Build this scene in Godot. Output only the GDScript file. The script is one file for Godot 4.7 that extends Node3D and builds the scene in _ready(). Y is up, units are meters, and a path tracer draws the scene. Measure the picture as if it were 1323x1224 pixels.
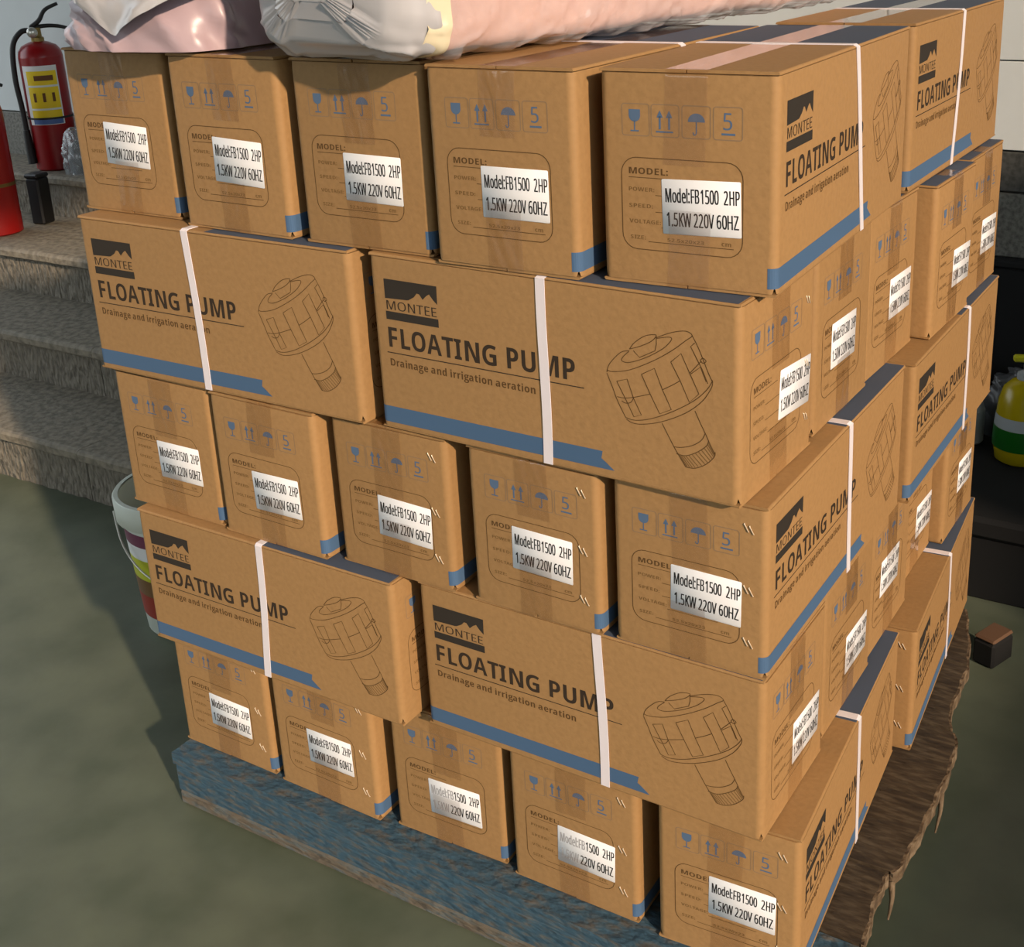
extends Node3D
# A pallet stacked with printed cartons in front of stone steps. Metres, y up, floor at y = 0.

const SUN_DIR := Vector3(0.80, 0.38, 0.42)      # towards the low warm sun that comes in at the right
const SUN_ENERGY := 1.5
const SKY_ENERGY := 3.7
const EXPOSURE := 1.0

const CW := 0.2085      # carton: width
const CL := 0.525       # length
const LAYER_Y := [0.1055, 0.335, 0.570, 0.797, 1.039, 1.279]

var M := {}
var rng := RandomNumberGenerator.new()
var shared := {}
var taken := {}

# ---------------------------------------------------------------- naming and metadata
func numbered(called: String) -> String:
	if not taken.has(called):
		taken[called] = 0
		return called
	taken[called] += 1
	return "%s_%03d" % [called, taken[called]]

func tag(o: Node, label: String, category := "", group := "", kind := "") -> void:
	if label: o.set_meta("label", label)
	if category: o.set_meta("category", category)
	if group: o.set_meta("group", group)
	if kind: o.set_meta("kind", kind)

func thing(called: String, label: String, category: String, at := Vector3.ZERO, turn := 0.0, group := "") -> Node3D:
	var o := Node3D.new()
	o.name = numbered(called)
	add_child(o)
	o.position = at
	o.rotation.y = turn
	tag(o, label, category, group)
	return o

func setting(called: String, label: String) -> Node3D:
	var o := Node3D.new()
	o.name = called
	add_child(o)
	tag(o, label, "", "", "structure")
	return o

func put(parent: Node, called: String, mesh: Mesh, m: Material, xf := Transform3D.IDENTITY) -> MeshInstance3D:
	var o := MeshInstance3D.new()
	o.name = called
	o.mesh = mesh
	o.material_override = m
	o.transform = xf
	parent.add_child(o, true)
	return o

# ---------------------------------------------------------------- mesh helpers
func begin() -> SurfaceTool:
	var st := SurfaceTool.new()
	st.begin(Mesh.PRIMITIVE_TRIANGLES)
	st.set_smooth_group(-1)
	return st

func done(st: SurfaceTool) -> ArrayMesh:
	st.generate_normals()
	return st.commit()

func tri(st: SurfaceTool, a: Vector3, b: Vector3, c: Vector3, out: Vector3) -> void:
	if (b - a).cross(c - a).dot(out) > 0.0:
		st.add_vertex(a); st.add_vertex(c); st.add_vertex(b)
	else:
		st.add_vertex(a); st.add_vertex(b); st.add_vertex(c)

func quad(st: SurfaceTool, a: Vector3, b: Vector3, c: Vector3, d: Vector3, out: Vector3) -> void:
	tri(st, a, b, c, out)
	tri(st, a, c, d, out)

# a box with chamfered edges
func chamfer_box(st: SurfaceTool, lo: Vector3, hi: Vector3, ch := 0.003) -> void:
	var c := (lo + hi) * 0.5
	var h := (hi - lo) * 0.5
	ch = minf(ch, minf(h.x, minf(h.y, h.z)) * 0.9)
	for axis in 3:
		var u := (axis + 1) % 3
		var v := (axis + 2) % 3
		for s in [-1.0, 1.0]:
			var p: Array[Vector3] = []
			for k in [[-1, -1], [1, -1], [1, 1], [-1, 1]]:
				var q := Vector3.ZERO
				q[axis] = s * h[axis]
				q[u] = k[0] * (h[u] - ch)
				q[v] = k[1] * (h[v] - ch)
				p.append(c + q)
			var n := Vector3.ZERO
			n[axis] = s
			quad(st, p[0], p[1], p[2], p[3], n)
		for s in [-1.0, 1.0]:
			for t in [-1.0, 1.0]:
				var p: Array[Vector3] = []
				for e in [-1.0, 1.0]:
					var q1 := Vector3.ZERO
					q1[axis] = e * (h[axis] - ch); q1[u] = s * h[u]; q1[v] = t * (h[v] - ch)
					var q2 := Vector3.ZERO
					q2[axis] = e * (h[axis] - ch); q2[u] = s * (h[u] - ch); q2[v] = t * h[v]
					p.append(c + q1); p.append(c + q2)
				var n := Vector3.ZERO
				n[u] = s; n[v] = t
				quad(st, p[0], p[1], p[3], p[2], n)
	for a in [-1.0, 1.0]:
		for b in [-1.0, 1.0]:
			for d in [-1.0, 1.0]:
				var k := Vector3(a, b, d)
				var i := h - Vector3(ch, ch, ch)
				tri(st, c + k * Vector3(h.x, i.y, i.z), c + k * Vector3(i.x, h.y, i.z), c + k * Vector3(i.x, i.y, h.z), k)

func box_mesh(lo: Vector3, hi: Vector3, ch := 0.003) -> ArrayMesh:
	var st := begin()
	chamfer_box(st, lo, hi, ch)
	return done(st)

# profile: points (radius, height), spun round y
func lathe(profile: Array, seg := 32, smooth := true) -> ArrayMesh:
	var st := begin()
	if smooth: st.set_smooth_group(0)
	for i in profile.size() - 1:
		var a: Vector2 = profile[i]
		var b: Vector2 = profile[i + 1]
		if a.is_equal_approx(b): continue
		if smooth: st.set_smooth_group(i / 1 if (a.x == b.x or absf(a.y - b.y) < 0.0005) else 100)
		for k in seg:
			var t0 := TAU * k / seg
			var t1 := TAU * (k + 1) / seg
			var d0 := Vector3(cos(t0), 0, sin(t0))
			var d1 := Vector3(cos(t1), 0, sin(t1))
			var dir := b - a
			var out := (d0 + d1).normalized() * dir.y + Vector3.UP * -dir.x
			var p := [d0 * a.x + Vector3.UP * a.y, d1 * a.x + Vector3.UP * a.y, d1 * b.x + Vector3.UP * b.y, d0 * b.x + Vector3.UP * b.y]
			if a.x > 0.0: tri(st, p[0], p[1], p[2], out)
			if b.x > 0.0: tri(st, p[0], p[2], p[3], out)
			if a.x <= 0.0: pass
	return done(st)

func tube(path: PackedVector3Array, r: float, seg := 8, r_end := -1.0) -> ArrayMesh:
	var st := begin()
	st.set_smooth_group(0)
	var rings: Array = []
	var side := Vector3.UP
	for i in path.size():
		var d := (path[mini(i + 1, path.size() - 1)] - path[maxi(i - 1, 0)]).normalized()
		side = (side - d * side.dot(d))
		if side.length() < 0.01: side = Vector3.RIGHT - d * d.x
		side = side.normalized()
		var w := d.cross(side)
		var rr := r if r_end < 0.0 else lerpf(r, r_end, float(i) / (path.size() - 1))
		var ring := PackedVector3Array()
		for k in seg:
			ring.append(path[i] + (side * cos(TAU * k / seg) + w * sin(TAU * k / seg)) * rr)
		rings.append(ring)
	for i in path.size() - 1:
		for k in seg:
			var a: Vector3 = rings[i][k]
			var b: Vector3 = rings[i][(k + 1) % seg]
			quad(st, a, b, rings[i + 1][(k + 1) % seg], rings[i + 1][k], (a + b) * 0.5 - path[i])
	for e in [0, path.size() - 1]:
		st.set_smooth_group(-1)
		var out := path[0] - path[1] if e == 0 else path[e] - path[e - 1]
		for k in range(1, seg - 1):
			tri(st, rings[e][0], rings[e][k], rings[e][k + 1], out)
	return done(st)

func spline(pts: Array, steps := 6) -> PackedVector3Array:
	var out := PackedVector3Array()
	for i in pts.size() - 1:
		var p0: Vector3 = pts[maxi(i - 1, 0)]
		var p3: Vector3 = pts[mini(i + 2, pts.size() - 1)]
		for k in steps:
			out.append(pts[i].cubic_interpolate(pts[i + 1], p0, p3, float(k) / steps))
	out.append(pts[-1])
	return out

# ---- flat print: shapes in the plane z = 0 that faces +z, u to the right, v up
func flat_poly(st: SurfaceTool, poly: PackedVector2Array) -> void:
	var idx := Geometry2D.triangulate_polygon(poly)
	for i in range(0, idx.size(), 3):
		var p: Array[Vector3] = []
		for k in 3: p.append(Vector3(poly[idx[i + k]].x, poly[idx[i + k]].y, 0))
		tri(st, p[0], p[1], p[2], Vector3.BACK)

func flat_rect(st: SurfaceTool, u0: float, v0: float, u1: float, v1: float) -> void:
	flat_poly(st, PackedVector2Array([Vector2(u0, v0), Vector2(u1, v0), Vector2(u1, v1), Vector2(u0, v1)]))

func stroke(st: SurfaceTool, pts: PackedVector2Array, width: float, closed := false) -> void:
	var n := pts.size()
	var l := PackedVector2Array()
	var r := PackedVector2Array()
	for i in n:
		var a := pts[i - 1] if i > 0 else (pts[n - 1] if closed else pts[0])
		var b := pts[i + 1] if i < n - 1 else (pts[0] if closed else pts[n - 1])
		var d := (b - a).normalized()
		var s := Vector2(-d.y, d.x) * width * 0.5
		l.append(pts[i] + s); r.append(pts[i] - s)
	for i in (n if closed else n - 1):
		var j := (i + 1) % n
		quad(st, Vector3(l[i].x, l[i].y, 0), Vector3(r[i].x, r[i].y, 0), Vector3(r[j].x, r[j].y, 0), Vector3(l[j].x, l[j].y, 0), Vector3.BACK)

func rounded(u0: float, v0: float, u1: float, v1: float, r: float, seg := 5) -> PackedVector2Array:
	var out := PackedVector2Array()
	for c in [[u1 - r, v1 - r, 0.0], [u0 + r, v1 - r, 0.25], [u0 + r, v0 + r, 0.5], [u1 - r, v0 + r, 0.75]]:
		for k in seg + 1:
			var t: float = TAU * (c[2] + 0.25 * k / seg)
			out.append(Vector2(c[0], c[1]) + Vector2(cos(t), sin(t)) * r)
	return out

func smooth2(pts: Array, steps := 4, scale := 0.001) -> PackedVector2Array:
	var v: Array[Vector2] = []
	for i in range(0, pts.size(), 2): v.append(Vector2(pts[i], pts[i + 1]) * scale)
	var out := PackedVector2Array()
	for i in v.size() - 1:
		for k in steps:
			out.append(v[i].cubic_interpolate(v[i + 1], v[maxi(i - 1, 0)], v[mini(i + 2, v.size() - 1)], float(k) / steps))
	out.append(v[-1])
	return out

# text stretched to the rectangle (u0, v0) - (u1, v1) of its capitals
func write(st: SurfaceTool, text: String, u0: float, v0: float, u1: float, v1: float, bold := true, slant := 0.0) -> void:
	var f := SystemFont.new()
	f.font_names = PackedStringArray(["Droid Sans"])
	f.font_weight = 700 if bold else 400
	var t := TextMesh.new()
	t.font = f
	t.font_size = 32
	t.pixel_size = 0.01
	t.depth = 0.0
	t.curve_step = 3.0
	t.horizontal_alignment = HORIZONTAL_ALIGNMENT_LEFT
	t.text = "H"
	var cap := t.get_aabb()
	t.text = text
	var box := t.get_aabb()
	var sx := (u1 - u0) / box.size.x
	var sy := (v1 - v0) / cap.size.y
	var xf := Transform3D(Basis(Vector3(sx, slant * sx, 0), Vector3(0, sy, 0), Vector3(0, 0, 1)), Vector3.ZERO)
	xf.origin = Vector3(u0 - box.position.x * sx, v0 - cap.position.y * sy, 0)
	var arr := t.surface_get_arrays(0)
	var pos: PackedVector3Array = arr[Mesh.ARRAY_VERTEX]
	var idx: PackedInt32Array = arr[Mesh.ARRAY_INDEX] if arr[Mesh.ARRAY_INDEX] != null else PackedInt32Array(range(pos.size()))
	for i in range(0, idx.size(), 3):
		var a := xf * pos[idx[i]]
		var b := xf * pos[idx[i + 1]]
		var c := xf * pos[idx[i + 2]]
		if absf((b - a).cross(c - a).z) < 1e-12: continue
		tri(st, Vector3(a.x, a.y, 0), Vector3(b.x, b.y, 0), Vector3(c.x, c.y, 0), Vector3.BACK)

# polygon in x, z pushed up from y0 to y1
func slab_poly(st: SurfaceTool, poly: PackedVector2Array, y0: float, y1: float) -> void:
	var idx := Geometry2D.triangulate_polygon(poly)
	for i in range(0, idx.size(), 3):
		for y in [y0, y1]:
			var p: Array[Vector3] = []
			for k in 3: p.append(Vector3(poly[idx[i + k]].x, y, poly[idx[i + k]].y))
			tri(st, p[0], p[1], p[2], Vector3.UP if y == y1 else Vector3.DOWN)
	var turn := 0.0
	for i in poly.size(): turn += poly[i].cross(poly[(i + 1) % poly.size()])
	for i in poly.size():
		var a := poly[i]
		var b := poly[(i + 1) % poly.size()]
		var e := (b - a) * signf(turn)
		quad(st, Vector3(a.x, y0, a.y), Vector3(b.x, y0, b.y), Vector3(b.x, y1, b.y), Vector3(a.x, y1, a.y), Vector3(e.y, 0, -e.x))

# ---------------------------------------------------------------- materials
func noise_tex(freq: float, seed_: int, ramp: Array, size := 512, oct := 4, kind := FastNoiseLite.TYPE_SIMPLEX_SMOOTH) -> NoiseTexture2D:
	var n := FastNoiseLite.new()
	n.seed = seed_
	n.frequency = freq
	n.noise_type = kind
	n.fractal_octaves = oct
	var t := NoiseTexture2D.new()
	t.width = size; t.height = size
	t.seamless = true
	t.noise = n
	var g := Gradient.new()
	g.offsets = PackedFloat32Array(ramp[0])
	var cols := PackedColorArray()
	for c in ramp[1]: cols.append(c)
	g.colors = cols
	t.color_ramp = g
	return t

func bump_tex(freq: float, seed_: int, strength: float, size := 512, oct := 4) -> NoiseTexture2D:
	var n := FastNoiseLite.new()
	n.seed = seed_
	n.frequency = freq
	n.fractal_octaves = oct
	var t := NoiseTexture2D.new()
	t.width = size; t.height = size
	t.seamless = true
	t.noise = n
	t.as_normal_map = true
	t.bump_strength = strength
	return t

func mat(called: String, c: Color, rough := 0.7, spec := 0.5) -> StandardMaterial3D:
	var m := StandardMaterial3D.new()
	m.resource_name = called
	m.albedo_color = c
	m.roughness = rough
	m.metallic_specular = spec
	M[called] = m
	return m

func textured(m: StandardMaterial3D, tex: Texture2D, scale: float, bump: Texture2D = null, world := false, nscale := 1.0) -> void:
	m.albedo_texture = tex
	m.uv1_triplanar = true
	m.uv1_world_triplanar = world
	m.uv1_scale = Vector3.ONE * scale
	if bump:
		m.normal_enabled = true
		m.normal_texture = bump
		m.normal_scale = nscale

func g8(v: float) -> Color:
	return Color(v, v, v)

func materials() -> void:
	var fibre := noise_tex(0.06, 3, [[0.0, 0.5, 1.0], [g8(0.93), g8(0.97), g8(1.0)]], 512, 5)
	var fibre_n := bump_tex(0.05, 5, 2.0)
	for k in 3:
		var m := mat("kraft_%d" % k, [Color(0.636, 0.499, 0.326), Color(0.65, 0.509, 0.332), Color(0.622, 0.487, 0.316)][k], 0.62, 0.35)
		textured(m, fibre, 3.0, fibre_n, false, 0.25)
	mat("carton_inside", Color(0.42, 0.30, 0.18), 0.9, 0.2)
	mat("ink_dark", Color(0.20, 0.185, 0.165), 0.75, 0.3)
	mat("ink_title", Color(0.215, 0.18, 0.145), 0.75, 0.3)
	mat("ink_line", Color(0.36, 0.265, 0.155), 0.75, 0.3)
	mat("ink_faint", Color(0.47, 0.36, 0.22), 0.75, 0.3)
	mat("ink_blue", Color(0.285, 0.395, 0.52), 0.72, 0.3)
	mat("ink_icon", Color(0.33, 0.42, 0.53), 0.75, 0.3)
	mat("ink_icon_frame", Color(0.545, 0.46, 0.36), 0.75, 0.3)
	mat("ink_panel", Color(0.29, 0.335, 0.405), 0.7, 0.3)
	mat("sticker", Color(0.93, 0.94, 0.95), 0.45)
	mat("sticker_ink_glare", Color(0.62, 0.625, 0.64), 0.6)  # paler ink: tape glare painted into the start of the lettering
	mat("sticker_ink", Color(0.09, 0.09, 0.10), 0.6)
	mat("strap", Color(0.90, 0.88, 0.90), 0.38)
	var tape := mat("tape", Color(0.60, 0.40, 0.19, 0.10), 0.12)
	tape.transparency = BaseMaterial3D.TRANSPARENCY_ALPHA
	var st := mat("staple", Color(0.90, 0.84, 0.74), 0.35)
	st.metallic = 0.4
	# pallet
	var grain := noise_tex(0.02, 11, [[0.0, 0.45, 0.7, 1.0], [Color(0.50, 0.46, 0.42), Color(0.72, 0.68, 0.62), Color(0.9, 0.88, 0.84), Color(1, 1, 1)]], 512, 5)
	var grain_n := bump_tex(0.03, 12, 6.0)
	textured(mat("pallet_dark", Color(0.315, 0.275, 0.215), 0.85), grain, 2.0, grain_n, true, 0.4)
	M.pallet_dark.uv1_scale = Vector3(1.2, 4.0, 6.0)
	var blue := noise_tex(0.016, 21, [[0.0, 0.38, 0.55, 0.72, 1.0], [Color(0.16, 0.27, 0.33), Color(0.20, 0.32, 0.38), Color(0.25, 0.33, 0.37), Color(0.31, 0.33, 0.33), Color(0.36, 0.33, 0.29)]], 1024, 5)
	textured(mat("pallet_blue", Color(0.95, 0.97, 1.0), 0.8), blue, 1.0, grain_n, true, 0.7)
	M.pallet_blue.uv1_scale = Vector3(1.5, 5.0, 3.0)
	var greyw := noise_tex(0.02, 23, [[0.0, 0.45, 0.75, 1.0], [Color(0.30, 0.27, 0.23), Color(0.38, 0.35, 0.30), Color(0.33, 0.37, 0.38), Color(0.44, 0.38, 0.30)]], 512, 5)
	textured(mat("pallet_grey", Color(1, 1, 1), 0.85), greyw, 1.0, grain_n, true, 0.8)
	M.pallet_grey.uv1_scale = Vector3(1.5, 6.0, 3.0)
	textured(mat("splinter", Color(0.52, 0.46, 0.38), 0.85), grain, 3.0, grain_n)
	# setting
	var fl := noise_tex(0.008, 31, [[0.0, 0.5, 1.0], [Color(0.80, 0.82, 0.78), Color(0.92, 0.92, 0.90), Color(1, 1, 0.97)]], 1024, 6)
	textured(mat("floor", Color(0.395, 0.425, 0.365), 0.42, 0.4), fl, 0.6, bump_tex(0.05, 33, 1.0), true, 0.15)
	var stone := noise_tex(0.03, 41, [[0.0, 0.35, 0.6, 1.0], [Color(0.62, 0.62, 0.60), Color(0.80, 0.79, 0.76), Color(0.92, 0.91, 0.88), Color(1, 1, 0.97)]], 1024, 6)
	textured(mat("tread_stone", Color(0.54, 0.515, 0.465), 0.75), stone, 1.1, bump_tex(0.06, 42, 3.0), true, 0.4)
	textured(mat("riser_stone", Color(0.51, 0.49, 0.45), 0.9), stone, 1.0, bump_tex(0.04, 43, 9.0), true, 1.0)
	M.riser_stone.uv1_scale = Vector3(2.6, 0.8, 2.0)
	textured(mat("dado_stone", Color(0.46, 0.46, 0.44), 0.6), stone, 2.2, bump_tex(0.06, 44, 3.0), true, 0.5)
	textured(mat("dado_dark", Color(0.30, 0.31, 0.31), 0.5), stone, 1.6, null, true)
	mat("grout", Color(0.25, 0.25, 0.24), 0.9)
	var plaster := noise_tex(0.01, 51, [[0.0, 1.0], [g8(0.95), g8(1.0)]], 512, 4)
	textured(mat("wall_white", Color(0.80, 0.825, 0.825), 0.6), plaster, 0.5, null, true)
	textured(mat("wall_grey", Color(0.70, 0.715, 0.71), 0.8), plaster, 0.5, null, true)
	mat("ceiling_white", Color(0.55, 0.55, 0.53), 0.9)
	# things
	mat("ext_red", Color(0.54, 0.025, 0.055), 0.3)
	mat("ext_red_bright", Color(0.60, 0.05, 0.045), 0.32)
	mat("black_rubber", Color(0.07, 0.07, 0.075), 0.5)
	mat("black_dull", Color(0.11, 0.112, 0.112), 0.75, 0.3)
	mat("brass", Color(0.55, 0.47, 0.28), 0.35).metallic = 0.8
	mat("label_yellow", Color(0.92, 0.80, 0.07), 0.5)
	mat("label_white", Color(0.86, 0.87, 0.87), 0.5)
	mat("label_blue", Color(0.28, 0.40, 0.62), 0.5)
	mat("label_ink", Color(0.38, 0.22, 0.05), 0.6)
	mat("bucket_white", Color(0.80, 0.83, 0.79), 0.4)
	mat("bucket_purple", Color(0.42, 0.20, 0.30), 0.45)
	mat("bucket_green", Color(0.70, 0.72, 0.16), 0.45)
	mat("bucket_brown", Color(0.42, 0.30, 0.16), 0.45)
	mat("bucket_red", Color(0.55, 0.16, 0.10), 0.45)
	mat("bucket_inside", Color(0.55, 0.53, 0.42), 0.7)
	mat("wire", Color(0.80, 0.80, 0.77), 0.3).metallic = 0.7
	mat("bottle_yellow", Color(0.66, 0.58, 0.04), 0.25)
	mat("bottle_green", Color(0.06, 0.33, 0.07), 0.3)
	mat("bottle_white", Color(0.62, 0.64, 0.64), 0.35)
	mat("pump_yellow", Color(0.74, 0.72, 0.08), 0.4)
	textured(mat("pink_foam", Color(0.82, 0.645, 0.585), 0.7), noise_tex(0.02, 61, [[0.0, 0.5, 1.0], [Color(0.92, 0.90, 0.90), Color(0.97, 0.96, 0.95), Color(1, 1, 1)]], 512, 4), 3.0, bump_tex(0.03, 62, 4.0), false, 0.6)
	mat("pink_sack", Color(0.68, 0.60, 0.625), 0.35)
	var film := mat("film_clear", Color(0.92, 0.93, 0.95, 0.22), 0.13)
	film.transparency = BaseMaterial3D.TRANSPARENCY_ALPHA
	film.cull_mode = BaseMaterial3D.CULL_DISABLED
	var filmw := mat("film_white", Color(0.70, 0.70, 0.71), 0.26)
	filmw.cull_mode = BaseMaterial3D.CULL_DISABLED
	mat("film_tape", Color(0.86, 0.82, 0.70), 0.25)
	var bagm := mat("bag_clear", Color(0.62, 0.65, 0.67, 0.35), 0.15)
	bagm.transparency = BaseMaterial3D.TRANSPARENCY_ALPHA
	mat("grey_film", Color(0.30, 0.31, 0.32), 0.35)
	mat("wood_brown", Color(0.36, 0.26, 0.18), 0.8)

# ---------------------------------------------------------------- start
func _ready() -> void:
	rng.seed = 7
	# camera: measured from the carton corners in the photograph (lens shifted as the picture is a crop)
	var cam := Camera3D.new()
	cam.name = "camera"
	add_child(cam)
	var f_px := 1607.2
	cam.near = 0.05
	cam.far = 60.0
	cam.projection = Camera3D.PROJECTION_FRUSTUM
	cam.keep_aspect = Camera3D.KEEP_HEIGHT
	cam.size = 1224.0 / f_px * cam.near
	cam.frustum_offset = Vector2(-87.65, -168.3) / f_px * cam.near
	cam.transform = Transform3D(Basis(Vector3(0.8606, -0.0338, -0.5081), Vector3(-0.1371, 0.9455, -0.2952), Vector3(0.4904, 0.3238, 0.8091)).orthonormalized(), Vector3(1.5408, 1.4321, 1.1918))
	cam.current = true

	var we := WorldEnvironment.new()
	we.name = "surroundings"
	var env := Environment.new()
	env.background_mode = Environment.BG_SKY
	var sky_m := ProceduralSkyMaterial.new()
	sky_m.sky_top_color = Color(0.80, 0.84, 0.88)
	sky_m.sky_horizon_color = Color(0.86, 0.87, 0.86)
	sky_m.ground_bottom_color = Color(0.30, 0.29, 0.27)
	sky_m.ground_horizon_color = Color(0.42, 0.41, 0.39)
	sky_m.sun_angle_max = 1.0
	var sky := Sky.new()
	sky.sky_material = sky_m
	env.sky = sky
	env.background_energy_multiplier = SKY_ENERGY
	env.tonemap_mode = Environment.TONE_MAPPER_LINEAR
	env.tonemap_exposure = EXPOSURE
	env.sdfgi_enabled = true
	env.ssao_enabled = true
	env.ssil_enabled = true
	we.environment = env
	add_child(we)

	var sun := DirectionalLight3D.new()
	sun.name = "sun"
	sun.light_color = Color(1.0, 0.885, 0.77)
	sun.light_energy = SUN_ENERGY
	sun.light_angular_distance = 1.5
	sun.shadow_enabled = true
	add_child(sun)
	sun.look_at_from_position(SUN_DIR.normalized() * 10.0, Vector3.ZERO)

	materials()
	build_setting()
	build_pallet()
	build_cartons()
	build_package()
	build_sack()
	build_extinguishers()
	build_bucket()
	build_right_corner()

# ---------------------------------------------------------------- the place
func build_setting() -> void:
	var o := MeshInstance3D.new()
	o.name = "floor"
	o.mesh = box_mesh(Vector3(-4.6, -0.12, -2.1), Vector3(4.2, 0.0, 5.0), 0.001)
	o.material_override = M.floor
	add_child(o)
	tag(o, "dark grey green polished concrete floor around the pallet", "", "", "structure")

	# back wall: plaster above, two courses of stone tiles below
	var wb := setting("wall_back", "pale plaster wall with grey stone tiled dado behind the steps and bench")
	put(wb, "wall_core", box_mesh(Vector3(-4.6, 0.0, -2.15), Vector3(4.2, 4.5, -1.915), 0.001), M.grout)
	for k in 3:
		for x in [[-4.6, -1.2], [-1.196, 0.58], [0.584, 2.4], [2.404, 4.2]]:
			var y0: float = [0.866, 1.079, 1.972][k]
			var y1: float = [1.076, 1.969, 4.5][k]
			if k == 0 and x[0] < 0.5: continue      # one tall sheet there, without the seam
			if k == 1 and x[0] < 0.5: y0 = 0.79
			put(wb, "wall_panel", box_mesh(Vector3(x[0], y0, -1.92), Vector3(x[1], y1, -1.90), 0.0015), M.wall_white)
	var k := 0
	for row in [[0.0, 0.60], [0.604, 0.762], [0.766, 0.862], [0.604, 0.786]]:
		var x := 0.582 if row[0] > 0.6 and row[1] != 0.786 else -4.6
		var x_end := 0.578 if row[1] == 0.786 else 4.2
		while x < x_end:
			var w := 0.52 + 0.06 * sin(x * 7.0 + row[0] * 5.0)
			put(wb, "stone_tile", box_mesh(Vector3(x, row[0], -1.92), Vector3(minf(x + w - 0.004, x_end), row[1], -1.894 + 0.003 * sin(k * 2.3)), 0.002), M.dado_dark if row[0] > 0.7 else M.dado_stone)
			x += w
			k += 1

	var wl := setting("wall_left", "pale wall out of frame to the left, wide opening added for fill light")  # unseen opening, added to light the steps and back wall
	put(wl, "wall_core", box_mesh(Vector3(-4.85, 0.0, 2.6), Vector3(-4.6, 4.5, 5.0), 0.001), M.wall_grey)
	put(wl, "wall_end", box_mesh(Vector3(-4.85, 0.0, -2.15), Vector3(-4.6, 4.5, -1.75), 0.001), M.wall_grey)
	put(wl, "added_sill", box_mesh(Vector3(-4.85, 0.0, -1.75), Vector3(-4.6, 0.75, 2.6), 0.001), M.wall_grey)
	put(wl, "added_lintel", box_mesh(Vector3(-4.85, 3.9, -1.75), Vector3(-4.6, 4.5, 2.6), 0.001), M.wall_grey)
	# right wall: added opening, its edges shaped to steer the low sun
	var wr := setting("wall_right", "pale wall out of frame to the right, opening shaped to steer the sun")
	put(wr, "wall_core", box_mesh(Vector3(4.2, 0.0, -2.15), Vector3(4.4, 4.5, -0.3), 0.001), M.wall_white)
	put(wr, "added_sill", box_mesh(Vector3(4.2, 0.0, -0.3), Vector3(4.4, 2.37, 0.35), 0.001), M.wall_white)  # raised sill added to keep the sun off the bench corner
	put(wr, "added_lintel", box_mesh(Vector3(4.2, 3.65, -0.3), Vector3(4.4, 4.5, 5.0), 0.001), M.wall_white)  # opening top set to keep the sun off the extinguishers
	put(wr, "added_sill", box_mesh(Vector3(4.2, 0.0, 0.35), Vector3(4.4, 1.45, 5.0), 0.001), M.wall_white)  # sill height set to keep the sun off the right floor
	# front wall: unseen door opening, added and sized to set the soft front light
	var wf := setting("wall_front", "wall behind the camera, door opening added and sized for soft daylight")
	put(wf, "wall_core", box_mesh(Vector3(0.6, 0.0, 5.0), Vector3(4.4, 4.5, 5.2), 0.001), M.wall_white)
	put(wf, "wall_end", box_mesh(Vector3(-4.85, 0.0, 5.0), Vector3(-2.6, 4.5, 5.2), 0.001), M.wall_white)
	put(wf, "added_lintel", box_mesh(Vector3(-2.6, 2.5, 5.0), Vector3(0.6, 4.5, 5.2), 0.001), M.wall_white)
	var ce := MeshInstance3D.new()
	ce.name = "ceiling"
	ce.mesh = box_mesh(Vector3(-4.85, 4.5, -2.15), Vector3(4.4, 4.65, 5.2), 0.001)
	ce.material_override = M.ceiling_white
	add_child(ce)
	tag(ce, "plain ceiling above the frame", "", "", "structure")

	# four stone steps up to a landing along the back wall
	var stairs := setting("trim_1", "flight of rough grey stone steps climbing to the back wall")
	stairs.name = "stone_stairs"
	var z_face := [-0.715, -1.0, -1.285, -1.655, -1.894]
	for s in 4:
		var y1 := 0.155 * (s + 1)
		var zb: float = z_face[s + 1]
		var x := -4.6
		var j := 0
		while x < 0.3:
			var w := minf(1.55 + 0.35 * sin(s * 2.1 + j * 1.7), 0.3 - x)
			put(stairs, "riser", rough_block(Vector3(x, 0.0 if s == 0 else y1 - 0.157, zb - 0.02), Vector3(x + w - 0.003, y1 - 0.034, z_face[s]), s * 10 + j), M.riser_stone)
			put(stairs, "tread", tread_slab(Vector3(x, y1 - 0.034, zb - 0.02), Vector3(x + w - 0.002, y1, z_face[s] + 0.024), s * 10 + j), M.tread_stone)
			x += w
			j += 1

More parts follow.
